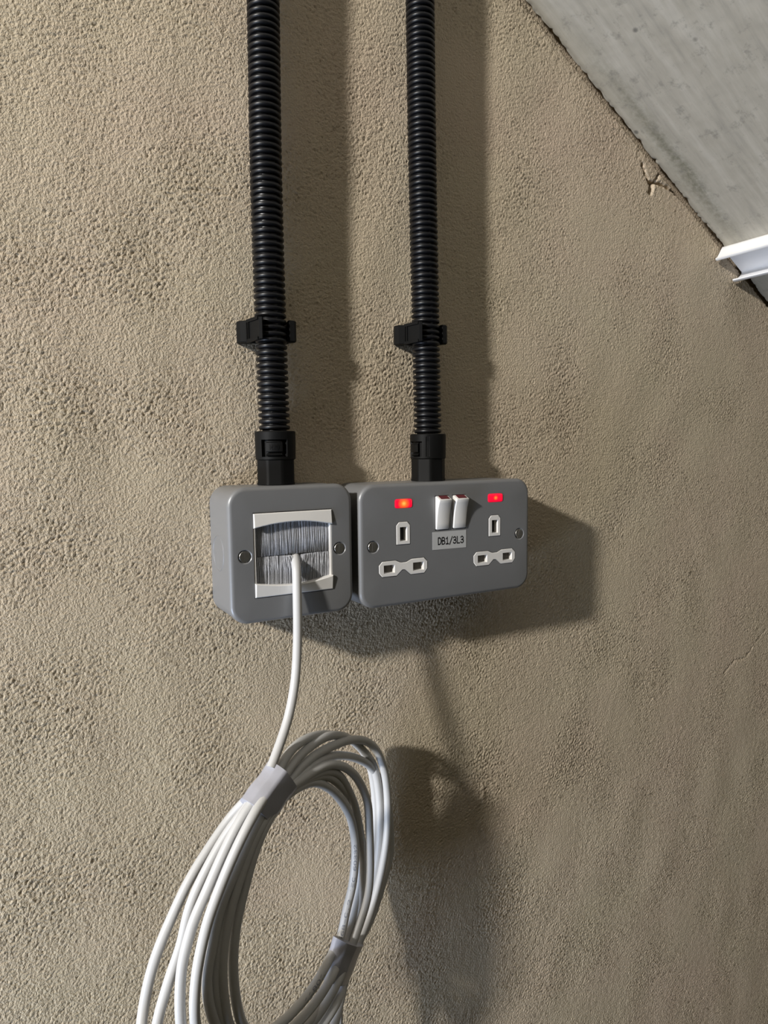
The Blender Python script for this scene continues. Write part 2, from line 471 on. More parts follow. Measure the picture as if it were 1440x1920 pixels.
# ------------------------------------------------------------------ sloping soffit (underside of the stair)
SD = Vector((0.8557375, 0, -0.51741021)); SN = Vector((-0.51741021, 0, -0.8557375)); SV = Vector((0, -1, 0))
SP = Vector((448.9, 0, 246.1)) * MM
SM = Matrix(((SD.x, SV.x, SN.x, SP.x), (SD.y, SV.y, SN.y, SP.y), (SD.z, SV.z, SN.z, SP.z), (0, 0, 0, 1)))
def build_soffit():
    us = np.concatenate([np.linspace(-1300, -420, 30), np.arange(-410, 170, 2.0), np.linspace(180, 600, 15)])
    vs = np.concatenate([np.arange(0, 24, 2.0), np.arange(25, 160, 4.0), np.linspace(165, 900, 24)])
    st = 2.0; nu = int(1910 / st); nv_ = int(910 / st)
    nA = band_noise(nu, nv_, st, 26, 20, 0.7, 11); nB = band_noise(nu, nv_, st, 7, 7, 0.5, 12)
    rag = band_noise(nu, 8, st, 9, 9, 0.8, 13)[0]; rag2 = band_noise(nu, 8, st, 60, 60, 0.6, 14)[0]
    v = []
    for j, b_ in enumerate(vs):
        for a_ in us:
            iu = int((a_ + 1300) / st); iv = int(b_ / st)
            k = max(0.0, 1 - b_ / 6.0)
            vv = b_ + k * (2.5 + 0.45 * rag[iu] + 0.4 * rag2[iu])
            nn = 0.05 * nA[iv, iu] + 0.03 * nB[iv, iu] - k * (0.6 + 0.5 * abs(rag[iu]))
            v.append((a_, vv, nn))
    nU, nV = len(us), len(vs)
    f = [(j * nU + i, j * nU + i + 1, (j + 1) * nU + i + 1, (j + 1) * nU + i) for j in range(nV - 1) for i in range(nU - 1)]
    m = MB(); m.add(v, f)
    top = -90.0
    b0 = [v[i] for i in range(nU)]
    m.loft([b0, [(p[0], p[1], top) for p in b0]], closed=False)
    bl = [v[(nV - 1) * nU + i] for i in range(nU)]
    m.loft([bl, [(p[0], p[1], top) for p in bl]], closed=False)
    for i in (0, nU - 1):
        c = [v[j * nU + i] for j in range(nV)]
        m.loft([c, [(p[0], p[1], top) for p in c]], closed=False)
    m.add([(-1300, 1, top), (600, 1, top), (600, 900, top), (-1300, 900, top)], [(0, 1, 2, 3)])
    o = mk('ceiling', m.v, m.f, conc_m, smooth=True, angle=50)
    o.matrix_world = SM
    o['kind'] = 'structure'; o['label'] = 'sloping grey concrete soffit with mould stains'
build_soffit()

# ------------------------------------------------------------------ white trunking on the soffit (lid off)
def build_trunking():
    outer = [(1.8, 0), (0.6, 1.2), (0.2, 4), (0.0, 10), (-0.6, 14.6), (-1.6, 15.4), (-1.8, 16.4), (-0.6, 16.9), (1.0, 16.6), (1.7, 15.2),
             (1.9, 10), (2.2, 3.2), (3.0, 2.0), (36.0, 2.0), (36.9, 3.0), (36.2, 7), (34.4, 11), (31.6, 14.2), (29.8, 15.0), (29.2, 16.0), (29.6, 16.9), (31.2, 16.9),
             (33.6, 15.6), (36.6, 11.8), (38.4, 7.2), (38.9, 2.0), (38.6, 0.6), (37.6, 0)]
    y0, y1 = 2.6, 620.0
    m = MB()
    m.loft([[(a, y0, b) for a, b in outer], [(a, y1, b) for a, b in outer]])
    m.fill(outer, [], lambda a, b: (a, y0, b)); m.fill(outer, [], lambda a, b: (a, y1, b))
    t = bpy.data.objects.new('cable_trunking', None); COL.objects.link(t)
    t.empty_display_size = 0.01
    t.matrix_world = SM
    t['label'] = 'open white plastic cable trunking fixed under the sloping concrete soffit'; t['category'] = 'trunking'
    mk('channel', m.v, m.f, pvc_m, t, smooth=True, angle=40)
build_trunking()

# ------------------------------------------------------------------ corrugated conduits
def conduit(name, ctrl, label):
    base = ctrl[-1]
    t = empty(name, base, label, 'conduit', 'black corrugated conduits')
    path = smooth_path(catmull([Vector(p) - Vector(base) for p in ctrl], 8.0), 10)
    # resample along z
    zs = [p.z for p in path]
    def at(z):
        for i in range(len(path) - 1):
            if (path[i].z - z) * (path[i + 1].z - z) <= 0 and path[i].z != path[i + 1].z:
                k = (z - path[i].z) / (path[i + 1].z - path[i].z)
                return path[i].lerp(path[i + 1], k)
        return path[-1] if abs(z - zs[-1]) < abs(z - zs[0]) else path[0]
    pitch = 3.74; prof = [(0.0, 0.0), (0.05, 0.50), (0.13, 0.86), (0.25, 0.99), (0.38, 1.0), (0.51, 0.99), (0.62, 0.86), (0.70, 0.50), (0.75, 0.0)]
    R0, R1 = 7.5, 9.65; seg = 40
    top = max(zs); n = int(top / pitch)
    loops = []
    for k in range(n):
        for s, e in prof:
            z = (k + s) * pitch
            p = at(z); r = R0 + (R1 - R0) * e
            loops.append([(p.x + r * math.cos(a), p.y + r * math.sin(a), z) for a in [2 * math.pi * i / seg for i in range(seg)]])
    m = MB(); m.loft(loops, True, True)
    mk('corrugated_tube', m.v, m.f, black_m, t, smooth=True, angle=80)
conduit('flexible_conduit', [(1.6, -14, 640), (0.2, -14, 480), (-0.9, -14, 324), (-2.1, -14, 233), (-1.9, -14, 153), (-1.4, -14, 100), (-1.0, -14.3, 66)],
        'black corrugated conduit rising from the brush outlet, the one nearer the left')
conduit('flexible_conduit', [(105.8, -14, 660), (107.0, -14, 500), (108.3, -14, 356), (109.1, -14, 254), (110.6, -14, 160), (111.4, -14, 110), (111.9, -14.3, 64)],
        'black corrugated conduit rising from the double socket, the one nearer the soffit')

# ------------------------------------------------------------------ conduit clips
def clip(cx, cz, label):
    t = empty('conduit_clip', (cx, 0, cz), label, 'clip', 'black conduit clips')
    hz = 6.5
    def prism(name, plan, z0, z1, bev=0.5):
        p = plan
        m = MB()
        m.loft([[(a, b, z0 + bev) for a, b in p], [(a, b, z1 - bev) for a, b in p]])
        pi = inset(p, bev)
        m.loft([[(a, b, z1 - bev) for a, b in p], [(a, b, z1) for a, b in pi]])
        m.loft([[(a, b, z0 + bev) for a, b in p], [(a, b, z0) for a, b in pi]])
        m.fill(pi, [], lambda a, b: (a, b, z1)); m.fill(pi, [], lambda a, b: (a, b, z0))
        return mk(name, m.v, m.f, mould_m, t)
    prism('base', [(-15, 0), (-15, -3.4), (12, -3.4), (12, 0)], -hz + 0.6, hz - 0.6)
    # latch block on the left, its outer face slanting out from the wall
    prism('latch_block', [(-17.2, 0), (-17.7, -2.5), (-16.8, -6.2), (-13.2, -8.2), (-10.8, -23.4), (-9.2, -24.2), (-8.2, -23.2), (-9.7, -17), (-10.6, -12), (-10.5, -6), (-9.8, -3.0), (-9.8, 0)], -hz, hz, 0.4)
    # raised rim round the sunken panel of the block's outer face
    e = Vector((2.4, -15.2)).normalized(); nn = Vector((-e.y, e.x)) * -1
    for u0, u1, z0, z1 in ((0.2, 14.6, hz - 1.5, hz + 0.3), (0.2, 14.6, -hz - 0.3, -hz + 1.5), (0.2, 1.2, -hz + 1.5, hz - 1.5), (2.4, 3.3, -hz + 1.5, hz - 1.5)):
        a = Vector((-13.2, -8.2)) + e * u0; c = Vector((-13.2, -8.2)) + e * u1
        q = [a, c, c + Vector((-0.75, -0.1)), a + Vector((-0.75, -0.1))]
        m = MB(); m.loft([[(p.x, p.y, z0) for p in q], [(p.x, p.y, z1) for p in q]], True, True)
        mk('latch_rim', m.v, m.f, mould_m, t)
    prism('spring_arm', [(9.8, 0), (10.2, -9), (9.9, -15), (8.9, -18.6), (9.8, -20.6), (12.6, -21.0), (14.2, -19.8), (14.6, -17.6), (13.8, -15.6), (12.6, -13), (12.4, -6), (12.0, 0)], -hz, hz, 0.7)
clip(-1.7, 133.2, 'black plastic clip holding the conduit above the brush outlet')
clip(110.6, 139.2, 'black plastic clip holding the conduit above the double socket')

# ------------------------------------------------------------------ conduit couplers
def coupler(cx, cy, z0, z1, win_deg, mark, label, groove):
    t = empty('conduit_coupler', (cx, cy, z0), label, 'coupler', 'black conduit couplers')
    Hh = z1 - z0; seg = 144
    zw0, zw1 = Hh - 15.6, Hh - 5.2           # window
    half = math.radians(37)
    wd = math.radians(win_deg)
    def dang(a):
        d = (a - wd + math.pi) % (2 * math.pi) - math.pi
        return d
    zlist = [0.0, 1.2, 1.21, 14.4, 15.0, 15.6, zw0, zw0 + 0.01, zw1 - 0.01, zw1, Hh - 2.0, Hh - 0.6, Hh]
    zlist = sorted(set(round(z, 3) for z in zlist))
    loops = []
    for z in zlist:
        l = []
        for k in range(seg):
            a = 2 * math.pi * k / seg
            d = dang(a)
            rt = 12.1 + 0.45 * z / Hh
            if z <= 15.0:
                # faceted lower grip, eight flats
                q = (d + math.pi / 8) % (math.pi / 4) - math.pi / 8
                flat = 11.15 / math.cos(q)
                r = min(11.75, flat)
                if z <= 1.2: r += 0.35
            else:
                r = rt
                if zw0 <= z <= zw1 - 0.0 and abs(d) < half and zw0 + 0.005 <= z <= zw1 - 0.005: r = rt - 2.4
                if groove and 17 < z < Hh - 3.5 and abs(abs(d) - math.radians(58)) < math.radians(5): r = rt - 0.7
                if z >= Hh - 0.3: r -= 0.5
            l.append((r * math.cos(a), r * math.sin(a), z))
        loops.append(l)
    m = MB(); m.loft(loops, True, False)
    n = len(loops[-1])
    inner = [(8.2 * math.cos(2 * math.pi * k / seg), 8.2 * math.sin(2 * math.pi * k / seg), Hh) for k in range(seg)]
    inner2 = [(p[0], p[1], Hh - 6) for p in inner]
    m.loft([loops[-1], inner, inner2], False, True)
    mk('body', m.v, m.f, mould_m, t, smooth=True, angle=25)
    # latch tab in the window
    r0, r1 = 9.0, 12.15
    ta = math.radians(24); k = 12
    rows = []
    tab = MB()
    zt0, zt1 = zw0 + 2.9, zw1 - 0.8
    prof = [(r0, zt0), (r1 - 0.4, zt0), (r1, zt0 + 0.4), (r1, zt1 - 1.1), (r1 - 0.9, zt1 - 0.6), (r1 - 0.9, zt1), (r0, zt1)]
    for i in range(k + 1):
        a = wd - ta + 2 * ta * i / k
        rows.append([(r * math.cos(a), r * math.sin(a), z) for r, z in prof])
    tab.loft(rows, True, True)
    # ramp under the tab
    prof = [(r0, zw0 + 0.1), (r1 - 1.0, zw0 + 0.4), (r1 - 0.2, zw0 + 1.1), (r1 - 1.4, zw0 + 2.3), (r0, zw0 + 2.4)]
    rows = []
    for i in range(k + 1):
        a = wd - ta + 2 * ta * i / k
        rows.append([(r * math.cos(a), r * math.sin(a), z) for r, z in prof])
    tab.loft(rows, True, True)
    tb = mk('latch_tab', tab.v, tab.f, mould_m, t, smooth=True, angle=30)
    if mark:
        v, f, asp = stroke_geo(mark, 0.17)
        hgt = 2.6; wdt = 5.6; vv = []
        for rr_ in (r1 - 0.05, r1 + 0.22):
            for x, y in v:
                a = wd + (x - 0.5) * wdt / r1
                vv.append((rr_ * math.cos(a), rr_ * math.sin(a), zt0 + 1.5 + y * hgt))
        nn = len(v); ff = [tuple(i + nn for i in q) for q in f]
        # side walls
        from collections import Counter
        ec = Counter(); 
        for q in f:
            for i in range(3): ec[tuple(sorted((q[i], q[(i + 1) % 3])))] += 1
        ff += [(a, b_, b_ + nn, a + nn) for (a, b_), c in ec.items() if c == 1]
        mk('embossed_mark', vv, ff, mould_m, tb)
coupler(-0.9, -14.3, 39.9, 72.6, 270 - 24, 'M20', 'black conduit coupler on top of the brush outlet, latch facing out', False)
coupler(111.9, -14.3, 38.6, 71.0, 270 - 92, None, 'black conduit coupler on top of the double socket, latch turned to the side', True)
LEAD = [[2.3, -34.0, -3.2], [0.7, -40.0, -8.4], [-0.7, -43.5, -23.1], [-2.6, -47.0, -51.1], [-6.7, -51.5, -75.0], [-13.4, -57.0, -92.7], [-20.9, -62.0, -105.0], [-28.4, -67.0, -115.2]]
LOOPS = [
  [ (-24.7,-69.3,-132.5),(-29,-71.9,-137.6),(-34.6,-74.9,-141.6),(-42,-77.9,-151.8),(-48,-80.2,-165.5),(-53,-82,-179.1),(-54.8,-82.7,-184),(-57.6,-83.7,-198.7),(-58.4,-84,-210.7),(-57.9,-83.8,-223.7),(-56.1,-83.2,-237.4),(-52.4,-80.5,-249.7),(-43.3,-76.4,-262.3),(-28.9,-72.2,-264.4),(-16,-68.3,-261.9),(-4.8,-64.2,-258.3),(2.9,-61.3,-252.9),(15,-47.5,-256.3),(23.5,-43.3,-251.2),(29.2,-40.1,-236.4),(35.3,-37.3,-224.8),(37.8,-36.4,-210.7),(39,-36,-201.2),(38.1,-36.3,-190.7),(36.1,-37,-179.5),(30,-40.6,-166.4),(19.6,-45.7,-151.4),(11.2,-50.1,-142.8),(1.9,-54.8,-136.3),(-7.2,-59.5,-133.9),(-14.8,-63.6,-133.7),(-22.3,-67.6,-134.3) ], # F-H1
  [ (-26.9,-70.1,-130.4),(-31.1,-72.7,-136),(-39.1,-76.6,-142.2),(-47.1,-79.8,-153.4),(-54,-82.4,-166.4),(-59.5,-84.4,-179.4),(-63.6,-85.9,-194.9),(-64.9,-86.4,-210.5),(-63.9,-86,-227.9),(-61.5,-84,-242),(-51.7,-78.9,-259.7),(-37.9,-73.5,-272.8),(-23.6,-69.5,-273.9),(-8,-65.4,-270),(2.6,-61.5,-265.8),(10.5,-58.5,-260.4),(22.4,-42.7,-264.3),(30,-38.4,-257.3),(38,-34.1,-244.4),(44.2,-31,-229.6),(45.6,-30.5,-211.5),(45,-30.8,-196.3),(42.8,-31.6,-182.3),(35.8,-35.9,-165.2),(28.5,-40.3,-154.1),(20.9,-44.8,-144.5),(10.2,-50.5,-135.9),(-1.9,-56.7,-132.9),(-13.8,-62.8,-132.7),(-22.2,-67.6,-132.4) ], # E-H2c
  [ (-28.1,-70,-129.4),(-32,-71.8,-135.2),(-40.1,-75.2,-142.6),(-49.8,-78.8,-158.1),(-57.9,-81.8,-171.6),(-62.4,-83.5,-182.2),(-66.3,-84.9,-194.5),(-68.7,-85.8,-206.2),(-69,-85.9,-214.8),(-67.9,-85.5,-225.9),(-64.7,-83.7,-239.2),(-54.5,-78.6,-259.6),(-37.4,-71.9,-277.6),(-17.1,-65.4,-281.7),(-3.4,-61.5,-279.1),(25.3,-43.7,-266.6),(33.2,-39.7,-259.9),(42.1,-35.4,-243.9),(45.2,-33.7,-230.3),(46.1,-33.3,-215),(45.3,-33.6,-204.4),(43.2,-34.4,-190.2),(39.2,-35.9,-171.1),(33.5,-39.3,-158),(26.1,-43.3,-144.7),(19.2,-47.1,-137.3),(9.5,-52,-132.8),(-3.5,-58.1,-131.2),(-14.8,-63.6,-131.1),(-22.9,-67.9,-130.9) ], # E2-H2
  [ (-28.1,-70.3,-127.5),(-33.6,-73,-132.7),(-41.4,-76.6,-140.9),(-52.1,-80.7,-155.5),(-60.6,-83.8,-167.4),(-66,-85.8,-177.9),(-69.6,-87.2,-191.7),(-72.8,-88.3,-201.8),(-73.7,-88.7,-209.4),(-72.9,-88.4,-220.1),(-69.6,-86.3,-235),(-58,-80.2,-258.8),(-37.6,-71.9,-281.8),(-15.5,-65.3,-284.3),(1.1,-61,-278.3),(15.7,-55.6,-268.2),(25,-46.6,-266.4),(37.2,-41.5,-250.6),(46.8,-37.4,-234.3),(49.3,-36.1,-219.8),(49.6,-36,-204.6),(49.1,-36.2,-183.6),(48.4,-36.5,-170.8),(43.7,-38.2,-158.6),(36.8,-41.5,-146.8),(27.7,-45.6,-137.3),(16.3,-50.5,-130.7),(6.6,-54.8,-128.6),(-5.2,-59.9,-129.4),(-15,-64.2,-130.5),(-23.6,-68.1,-129.6) ], # D-H3
  [ (-30.4,-71.8,-124.4),(-36.1,-75.4,-127),(-41.7,-78.9,-130.7),(-51.8,-83.1,-141.9),(-60.3,-86.2,-153.9),(-67.6,-88.9,-166),(-71.6,-90.4,-173.1),(-76.2,-92.1,-185.9),(-79.7,-93.4,-199.5),(-81.3,-94,-214.3),(-80.4,-91.9,-228.6),(-72.3,-85.5,-255.2),(-53.1,-76.5,-283.2),(-25.2,-68.1,-292.6),(-0.5,-62.5,-287.5),(12.7,-59.2,-279.1),(32.6,-30.5,-286.9),(46.6,-22.5,-277.1),(61.8,-14,-269.3),(73,-8.4,-254.4),(77.6,-6.7,-245.5),(82.3,-4.9,-236.6),(83.1,-4.7,-225.9),(82.8,-4.8,-208.7),(80.8,-5.5,-194),(76.6,-7.1,-181),(69.2,-9.8,-166.8),(58.1,-17.3,-154),(43.6,-26.1,-142.5),(28.4,-35.2,-133.9),(16.2,-43.1,-129.2),(4.1,-51,-127.2),(-9,-59.3,-129),(-21.4,-67.3,-130) ], # C-H4
  [ (-33.2,-70.9,-122.8),(-37.8,-71.6,-126.1),(-45.5,-73.5,-132.2),(-55.8,-77,-143.8),(-64.5,-80.3,-155.8),(-74.3,-83.9,-170.4),(-77.5,-85.1,-174.2),(-81.3,-86.5,-183.9),(-84.9,-87.8,-193.3),(-86.5,-88.4,-204.1),(-87.2,-88.7,-215.7),(-87.1,-88.5,-225.3),(-83.3,-86.6,-249),(-69,-80.9,-279.1),(-48,-73.2,-301.5),(-16.4,-61.7,-310.8),(12.9,-51.4,-303.1),(28.1,-37.1,-289.1),(41,-30.3,-274.4),(53.8,-23.5,-262.4),(64.4,-18.6,-245.6),(71.2,-16,-227.5),(74.9,-14.7,-209.5),(75.8,-14.3,-186.2),(73.5,-15.2,-166.4),(68.9,-16.9,-152.2),(63.2,-19,-142.4),(54.9,-22.1,-135.2),(39.9,-30.1,-128.1),(27.7,-37,-125.2),(14.3,-44.4,-123.5),(3.2,-50.9,-123),(-9,-57.9,-125.4),(-18,-63.6,-128.7),(-25,-68.7,-129) ], # B-H5
  [ (-34.4,-69.1,-123.6),(-43.6,-68.5,-133.5),(-53.3,-68.1,-143.4),(-65.2,-71.5,-156.5),(-76.3,-75.6,-171.1),(-80,-77,-179.8),(-83.2,-78.2,-192.4),(-88.2,-80,-200.7),(-92.4,-81.6,-210.6),(-97.9,-84.6,-222.9),(-100.5,-89.4,-238.3),(-92.6,-89.7,-265.1),(-64.9,-79.4,-299.6),(-22.3,-63.4,-316.7),(15.4,-44.1,-315.4),(27.7,-33.7,-293.3),(40.5,-26.4,-276.8),(53.8,-18.8,-263.3),(63.5,-13.9,-246),(69.3,-11.7,-225.2),(71.4,-11,-202.4),(70.3,-11.4,-178.2),(65.3,-13.2,-157.5),(56.7,-16.4,-145.7),(43.4,-24.5,-131.4),(29,-33,-121.4),(15.6,-41.1,-117.2),(2,-49.2,-117.4),(-9.7,-56.7,-119.3),(-18.2,-63,-122.6),(-27.1,-69.4,-126.3) ], # A2-H6
  [ (-35,-66.6,-122.4),(-38.3,-60.2,-131.7),(-46.3,-55.5,-141.1),(-61.2,-59,-154.4),(-75,-64.1,-167.6),(-85.3,-68,-181.9),(-93.5,-71,-195.1),(-98.9,-73,-207.9),(-102.1,-74.2,-219.9),(-104.2,-77.5,-226.1),(-106.9,-88.6,-238.7),(-99.6,-92.3,-264.9),(-71.6,-81.9,-303.1),(-22.7,-63.8,-324.7),(23.7,-33.9,-329.3),(27.3,-31.1,-298.8),(39,-23.7,-280),(52.5,-15.5,-264.9),(62.4,-10.3,-247.7),(67.2,-8.5,-226.2),(69.3,-7.8,-203.3),(68.7,-8,-179.3),(64.3,-9.6,-158.7),(55.2,-13,-142.9),(40.7,-22.1,-130.2),(25.6,-31.4,-121.2),(10.4,-40.7,-114.8),(-2.7,-49.3,-112.4),(-13.6,-57,-113.4),(-21.5,-63.6,-117.4),(-29.9,-70.5,-122.6) ], # A-H7
]

# ------------------------------------------------------------------ surface boxes with front plates
YB = -33.2; YF = -38.4                      # box rim, plate front
def rect(cx, cz, w, h): return [(cx - w / 2, cz - h / 2), (cx + w / 2, cz - h / 2), (cx + w / 2, cz + h / 2), (cx - w / 2, cz + h / 2)]
def circle(cx, cz, r, n=28): return [(cx + r * math.cos(2 * math.pi * k / n), cz + r * math.sin(2 * math.pi * k / n)) for k in range(n)]

def back_box(t, W, H, knock):
    m = MB()
    o = rrect(W, H, 11.0, 10)
    m.loft([lift(inset(o, 0.4), 0.0), lift(inset(o, 0.4), YB - 0.2)], True, True)
    bx = mk('back_box', m.v, m.f, grey_m, t, smooth=True, angle=40)
    for side, pz, py in knock:
        # pressed knockout disc: a shallow raised rim
        R = 10.6; k = 48; x0 = side * (W / 2 - 0.4)
        loops = []
        for r, e in ((R + 0.55, -0.05), (R + 0.2, 0.32), (R - 0.2, 0.32), (R - 0.5, -0.05)):
            loops.append([(x0 + side * e, py + r * math.cos(2 * math.pi * i / k), pz + r * math.sin(2 * math.pi * i / k)) for i in range(k)])
        q = MB(); q.loft(loops)
        mk('knockout', q.v, q.f, grey_m, bx, smooth=True)
    return bx

def plate(t, W, H, holes, screws):
    m = MB()
    o = rrect(W, H, 11.0, 10)
    R = 2.7
    loops = [lift(inset(o, 0.5), YB)]
    loops.append(lift(o, YB - 0.25))
    for k in range(7):
        a = math.radians(90 * k / 6)
        loops.append(lift(inset(o, R * (1 - math.cos(a))), YF + R - R * math.sin(a)))
    m.loft(loops, True, False)
    front = inset(o, R)
    dim = [(circle(x, z, 4.3), circle(x, z, 3.55)) for x, z in screws]
    m.fill(front, [h for h in holes] + [d[0] for d in dim], lambda a, b: (a, YF, b))
    for h in holes: m.loft([lift(h, YF), lift(h, YF + 3.0)])
    for d0, d1 in dim: m.loft([lift(d0, YF), lift(d1, YF + 0.75), lift(d1, YF + 2.2)], False, True)
    return mk('front_plate', m.v, m.f, grey_m, t, smooth=True, angle=35)

def screw(t, x, z, tilt):
    m = MB(); r = 3.35; g = 0.6; y1 = YF + 0.15; y0 = YF + 2.0
    m.loft([lift(circle(0, 0, r, 32), y0), lift(circle(0, 0, r, 32), y1 + 0.75)], True, True)
    for s in (-1, 1):
        a0 = math.asin(g / r)
        arc = [(s * r * math.cos(a), r * math.sin(a)) for a in [-(math.pi / 2 - a0) + (math.pi - 2 * a0) * k / 16 for k in range(17)]]
        sm = [(p[0] * 0.93 + s * 0.03, p[1] * 0.93) for p in arc]
        m.loft([lift(arc, y1 + 0.75), lift(arc, y1 + 0.25), lift(sm, y1)], True, True)
    c, s_ = math.cos(tilt), math.sin(tilt)
    v = [(x + p[0] * c - p[2] * s_, p[1], z + p[0] * s_ + p[2] * c) for p in m.v]
    return mk('screw', v, m.f, screw_m, t, smooth=True, angle=35)

# --- brush outlet
t1 = empty('brush_outlet', (0, 0, 0), 'square grey metal outlet box with white brush strip where the cable comes out', 'outlet')
back_box(t1, 79.2, 80.1, [(-1, 0.0, -15.5)])
plate(t1, 79.2, 80.1, [rect(0.2, -0.2, 50.4, 50.4)], [(-30.3, -0.2), (30.2, -0.1)])
screw(t1, -30.3, -0.2, 0.06); screw(t1, 30.2, -0.1, -0.02)
def module(t):
    cx, cz = 0.2, -0.2
    top = [(-24.9, 16.2), (-20, 17.1), (-15, 17.9), (-10, 18.45), (-5, 18.8), (0, 18.9), (5, 18.8), (10, 18.4), (15, 17.7), (20, 16.8), (24.9, 15.9)]
    for s, name in ((1, 'trim_bar'), (-1, 'trim_bar')):
        pl = [(cx + a, cz + s * b) for a, b in top] + [(cx + 24.9, cz + s * 24.7), (cx - 24.9, cz + s * 24.7)]
        m = MB(); bv = 0.5
        n = len(top)
        # front face leans out towards the opening
        yf = [YF - 1.5] * n + [YF - 0.7] * 2
        pin = inset(pl, bv)
        m.loft([lift(pl, YF + 6), [(a, y + bv, b) for (a, b), y in zip(pl, yf)], [(a, y, b) for (a, b), y in zip(pin, yf)]], True, False)
        m.add([(a, y, b) for (a, b), y in zip(pin, yf)], [(i, i + 1, *( (n, ) if i == n // 2 - 0 and False else ()), ) for i in []])
        vv = [(a, y, b) for (a, b), y in zip(pin, yf)]
        # strip of quads between the curve and the straight edge
        st = [(pin[n + 1][0] + (pin[n][0] - pin[n + 1][0]) * i / (n - 1), yf[-1], pin[n][1]) for i in range(n)]
        m.loft([vv[:n], st], closed=False)
        m.v = [(p[0], min(p[1], YF + 6), p[2]) for p in m.v]
        mk(name, m.v, m.f, white_m, t, smooth=True, angle=35)
    for s in (-1, 1):
        m = MB()
        m.box(cx + s * 24.9, cx + s * 23.9, YF + 7.0, YF + 0.3, cz - 24.7, cz + 24.7)
        mk('side_rail', m.v, m.f, white_m, t)
    m = MB(); m.box(cx - 25, cx + 25, YF + 9.0, YF + 8.2, cz - 25, cz + 25)
    mk('backing', m.v, m.f, dark_m, t)
    rnd = random.Random(3)
    def bristles(up):
        m = MB(); R = 0.13
        for layer in range(4):
            nb = 150
            for k in range(nb):
                x = cx - 23.7 + 47.4 * (k + rnd.random()) / nb
                y = YF + 2.6 + layer * 1.0 + rnd.uniform(-0.3, 0.3)
                if up:
                    p = [(x, y + 0.6, cz + 21.0), (x + rnd.gauss(0, .12), y - 0.5, cz + 9), (x + rnd.gauss(0, .25), y - 0.3 + rnd.gauss(0, .2), cz - 0.9 + rnd.gauss(0, .10))]
                else:
                    u = x - 2.4
                    push = 3.4 * math.copysign(math.exp(-abs(u) / 6.0), u)
                    if abs(u + push) < 3.0: push = math.copysign(3.1, u) - u
                    ex = x + push + rnd.gauss(0, .5)
                    ex = max(cx - 23.8, min(cx + 23.8, ex))
                    near = math.exp(-(u / 9.0) ** 2)
                    p = [(x, y + 0.6, cz - 21.0), (x + push * 0.35 + rnd.gauss(0, .15), y - 0.4 - 0.8 * near, cz - 10), (ex, y - 0.2 - 1.6 * near * rnd.random() + rnd.gauss(0, .25), cz - 1.3 + rnd.gauss(0, .14) - 0.5 * near)]
                loops = [[(a + R * math.cos(q), b + R * math.sin(q), c) for q in (0.3, 2.4, 4.5)] for a, b, c in p]
                m.loft(loops, False, True)
        o = mk('bristles', m.v, m.f, bristle_m, t, smooth=True)
        o['kind'] = 'stuff'
        o['label'] = 'clear nylon brush bristles'
    bristles(True); bristles(False)
module(t1)

# --- twin socket
SX, SZ = 114.07, -1.3
t2 = empty('double_socket', (SX, 0, SZ), 'double grey metal switched socket with two glowing red indicators', 'socket')
back_box(t2, 139.5, 80.1, [])
def earth_out(cx): return [(cx - 5.3, 0), (cx + 5.2, 0), (cx + 5.2, 12.6), (cx + 3.2, 14.8), (cx - 3.2, 14.8), (cx - 5.3, 12.6)]
def pins_out(cx):
    pts = [(-18.6, -12.6), (-18.5, -17.4), (-16.1, -20.2), (-5.3, -20.3), (-1.1, -16.7), (1.1, -16.7), (5.3, -20.3), (16.1, -20.4), (18.6, -17.5), (18.6, -12.7), (16.0, -10.1), (6.0, -10.1), (2.0, -11.8), (-2.2, -11.8), (-6.0, -10.1), (-16.1, -10.1)]
    return [(cx + a, b) for a, b in pts]
SOCK = (-37.6, 37.8)
sw_rects = [rect(-7.1, 19.1, 11.4, 23.4), rect(7.0, 19.1, 11.4, 23.4)]
neon_c = [(-37.2, 26.8), (38.3, 27.1)]
holes = sw_rects + [rrect(13.4, 6.1, 1.5, 4, x, z) for x, z in neon_c]
for cx in SOCK: holes += [inset(earth_out(cx), -0.35), inset(pins_out(cx), -0.35)]
plate(t2, 139.5, 80.1, holes, [(-60.2, 0.0), (60.3, 0.1)])
screw(t2, -60.2, 0.0, -0.03); screw(t2, 60.3, 0.1, -0.35)
m = MB(); m.box(-60, 60, YF + 9.6, YF + 9.0, -24, 34)
mk('inner_housing', m.v, m.f, dark_m, t2)

def insert(t, name, outl, hls, cap_mat, depth):
    m = MB(); yf = YF - 0.15
    m.loft([lift(outl, YF + 4), lift(outl, yf + 0.35), lift(inset(outl, 0.35), yf)])
    m.fill(inset(outl, 0.35), hls, lambda a, b: (a, yf, b))
    for h in hls: m.loft([lift(h, yf), lift(inset(h, 0.25), yf + depth)])
    o = mk(name, m.v, m.f, white_m, t, smooth=True, angle=30)
    for h in hls:
        q = MB(); hh = inset(h, -0.4)
        q.loft([lift(hh, yf + depth), lift(hh, yf + depth + 1.2)], True, True)
        mk('shutter', q.v, q.f, cap_mat, o)
    return o
for cx in SOCK:
    insert(t2, 'earth_insert', earth_out(cx), [rect(cx + 0.1, 6.85, 5.5, 9.2)], dark_m, 4.2)
    insert(t2, 'pin_insert', pins_out(cx), [rect(cx - 10.9, -15.3, 8.3, 5.3), rect(cx + 11.4, -15.4, 8.5, 5.4)], shutter_m, 3.6)

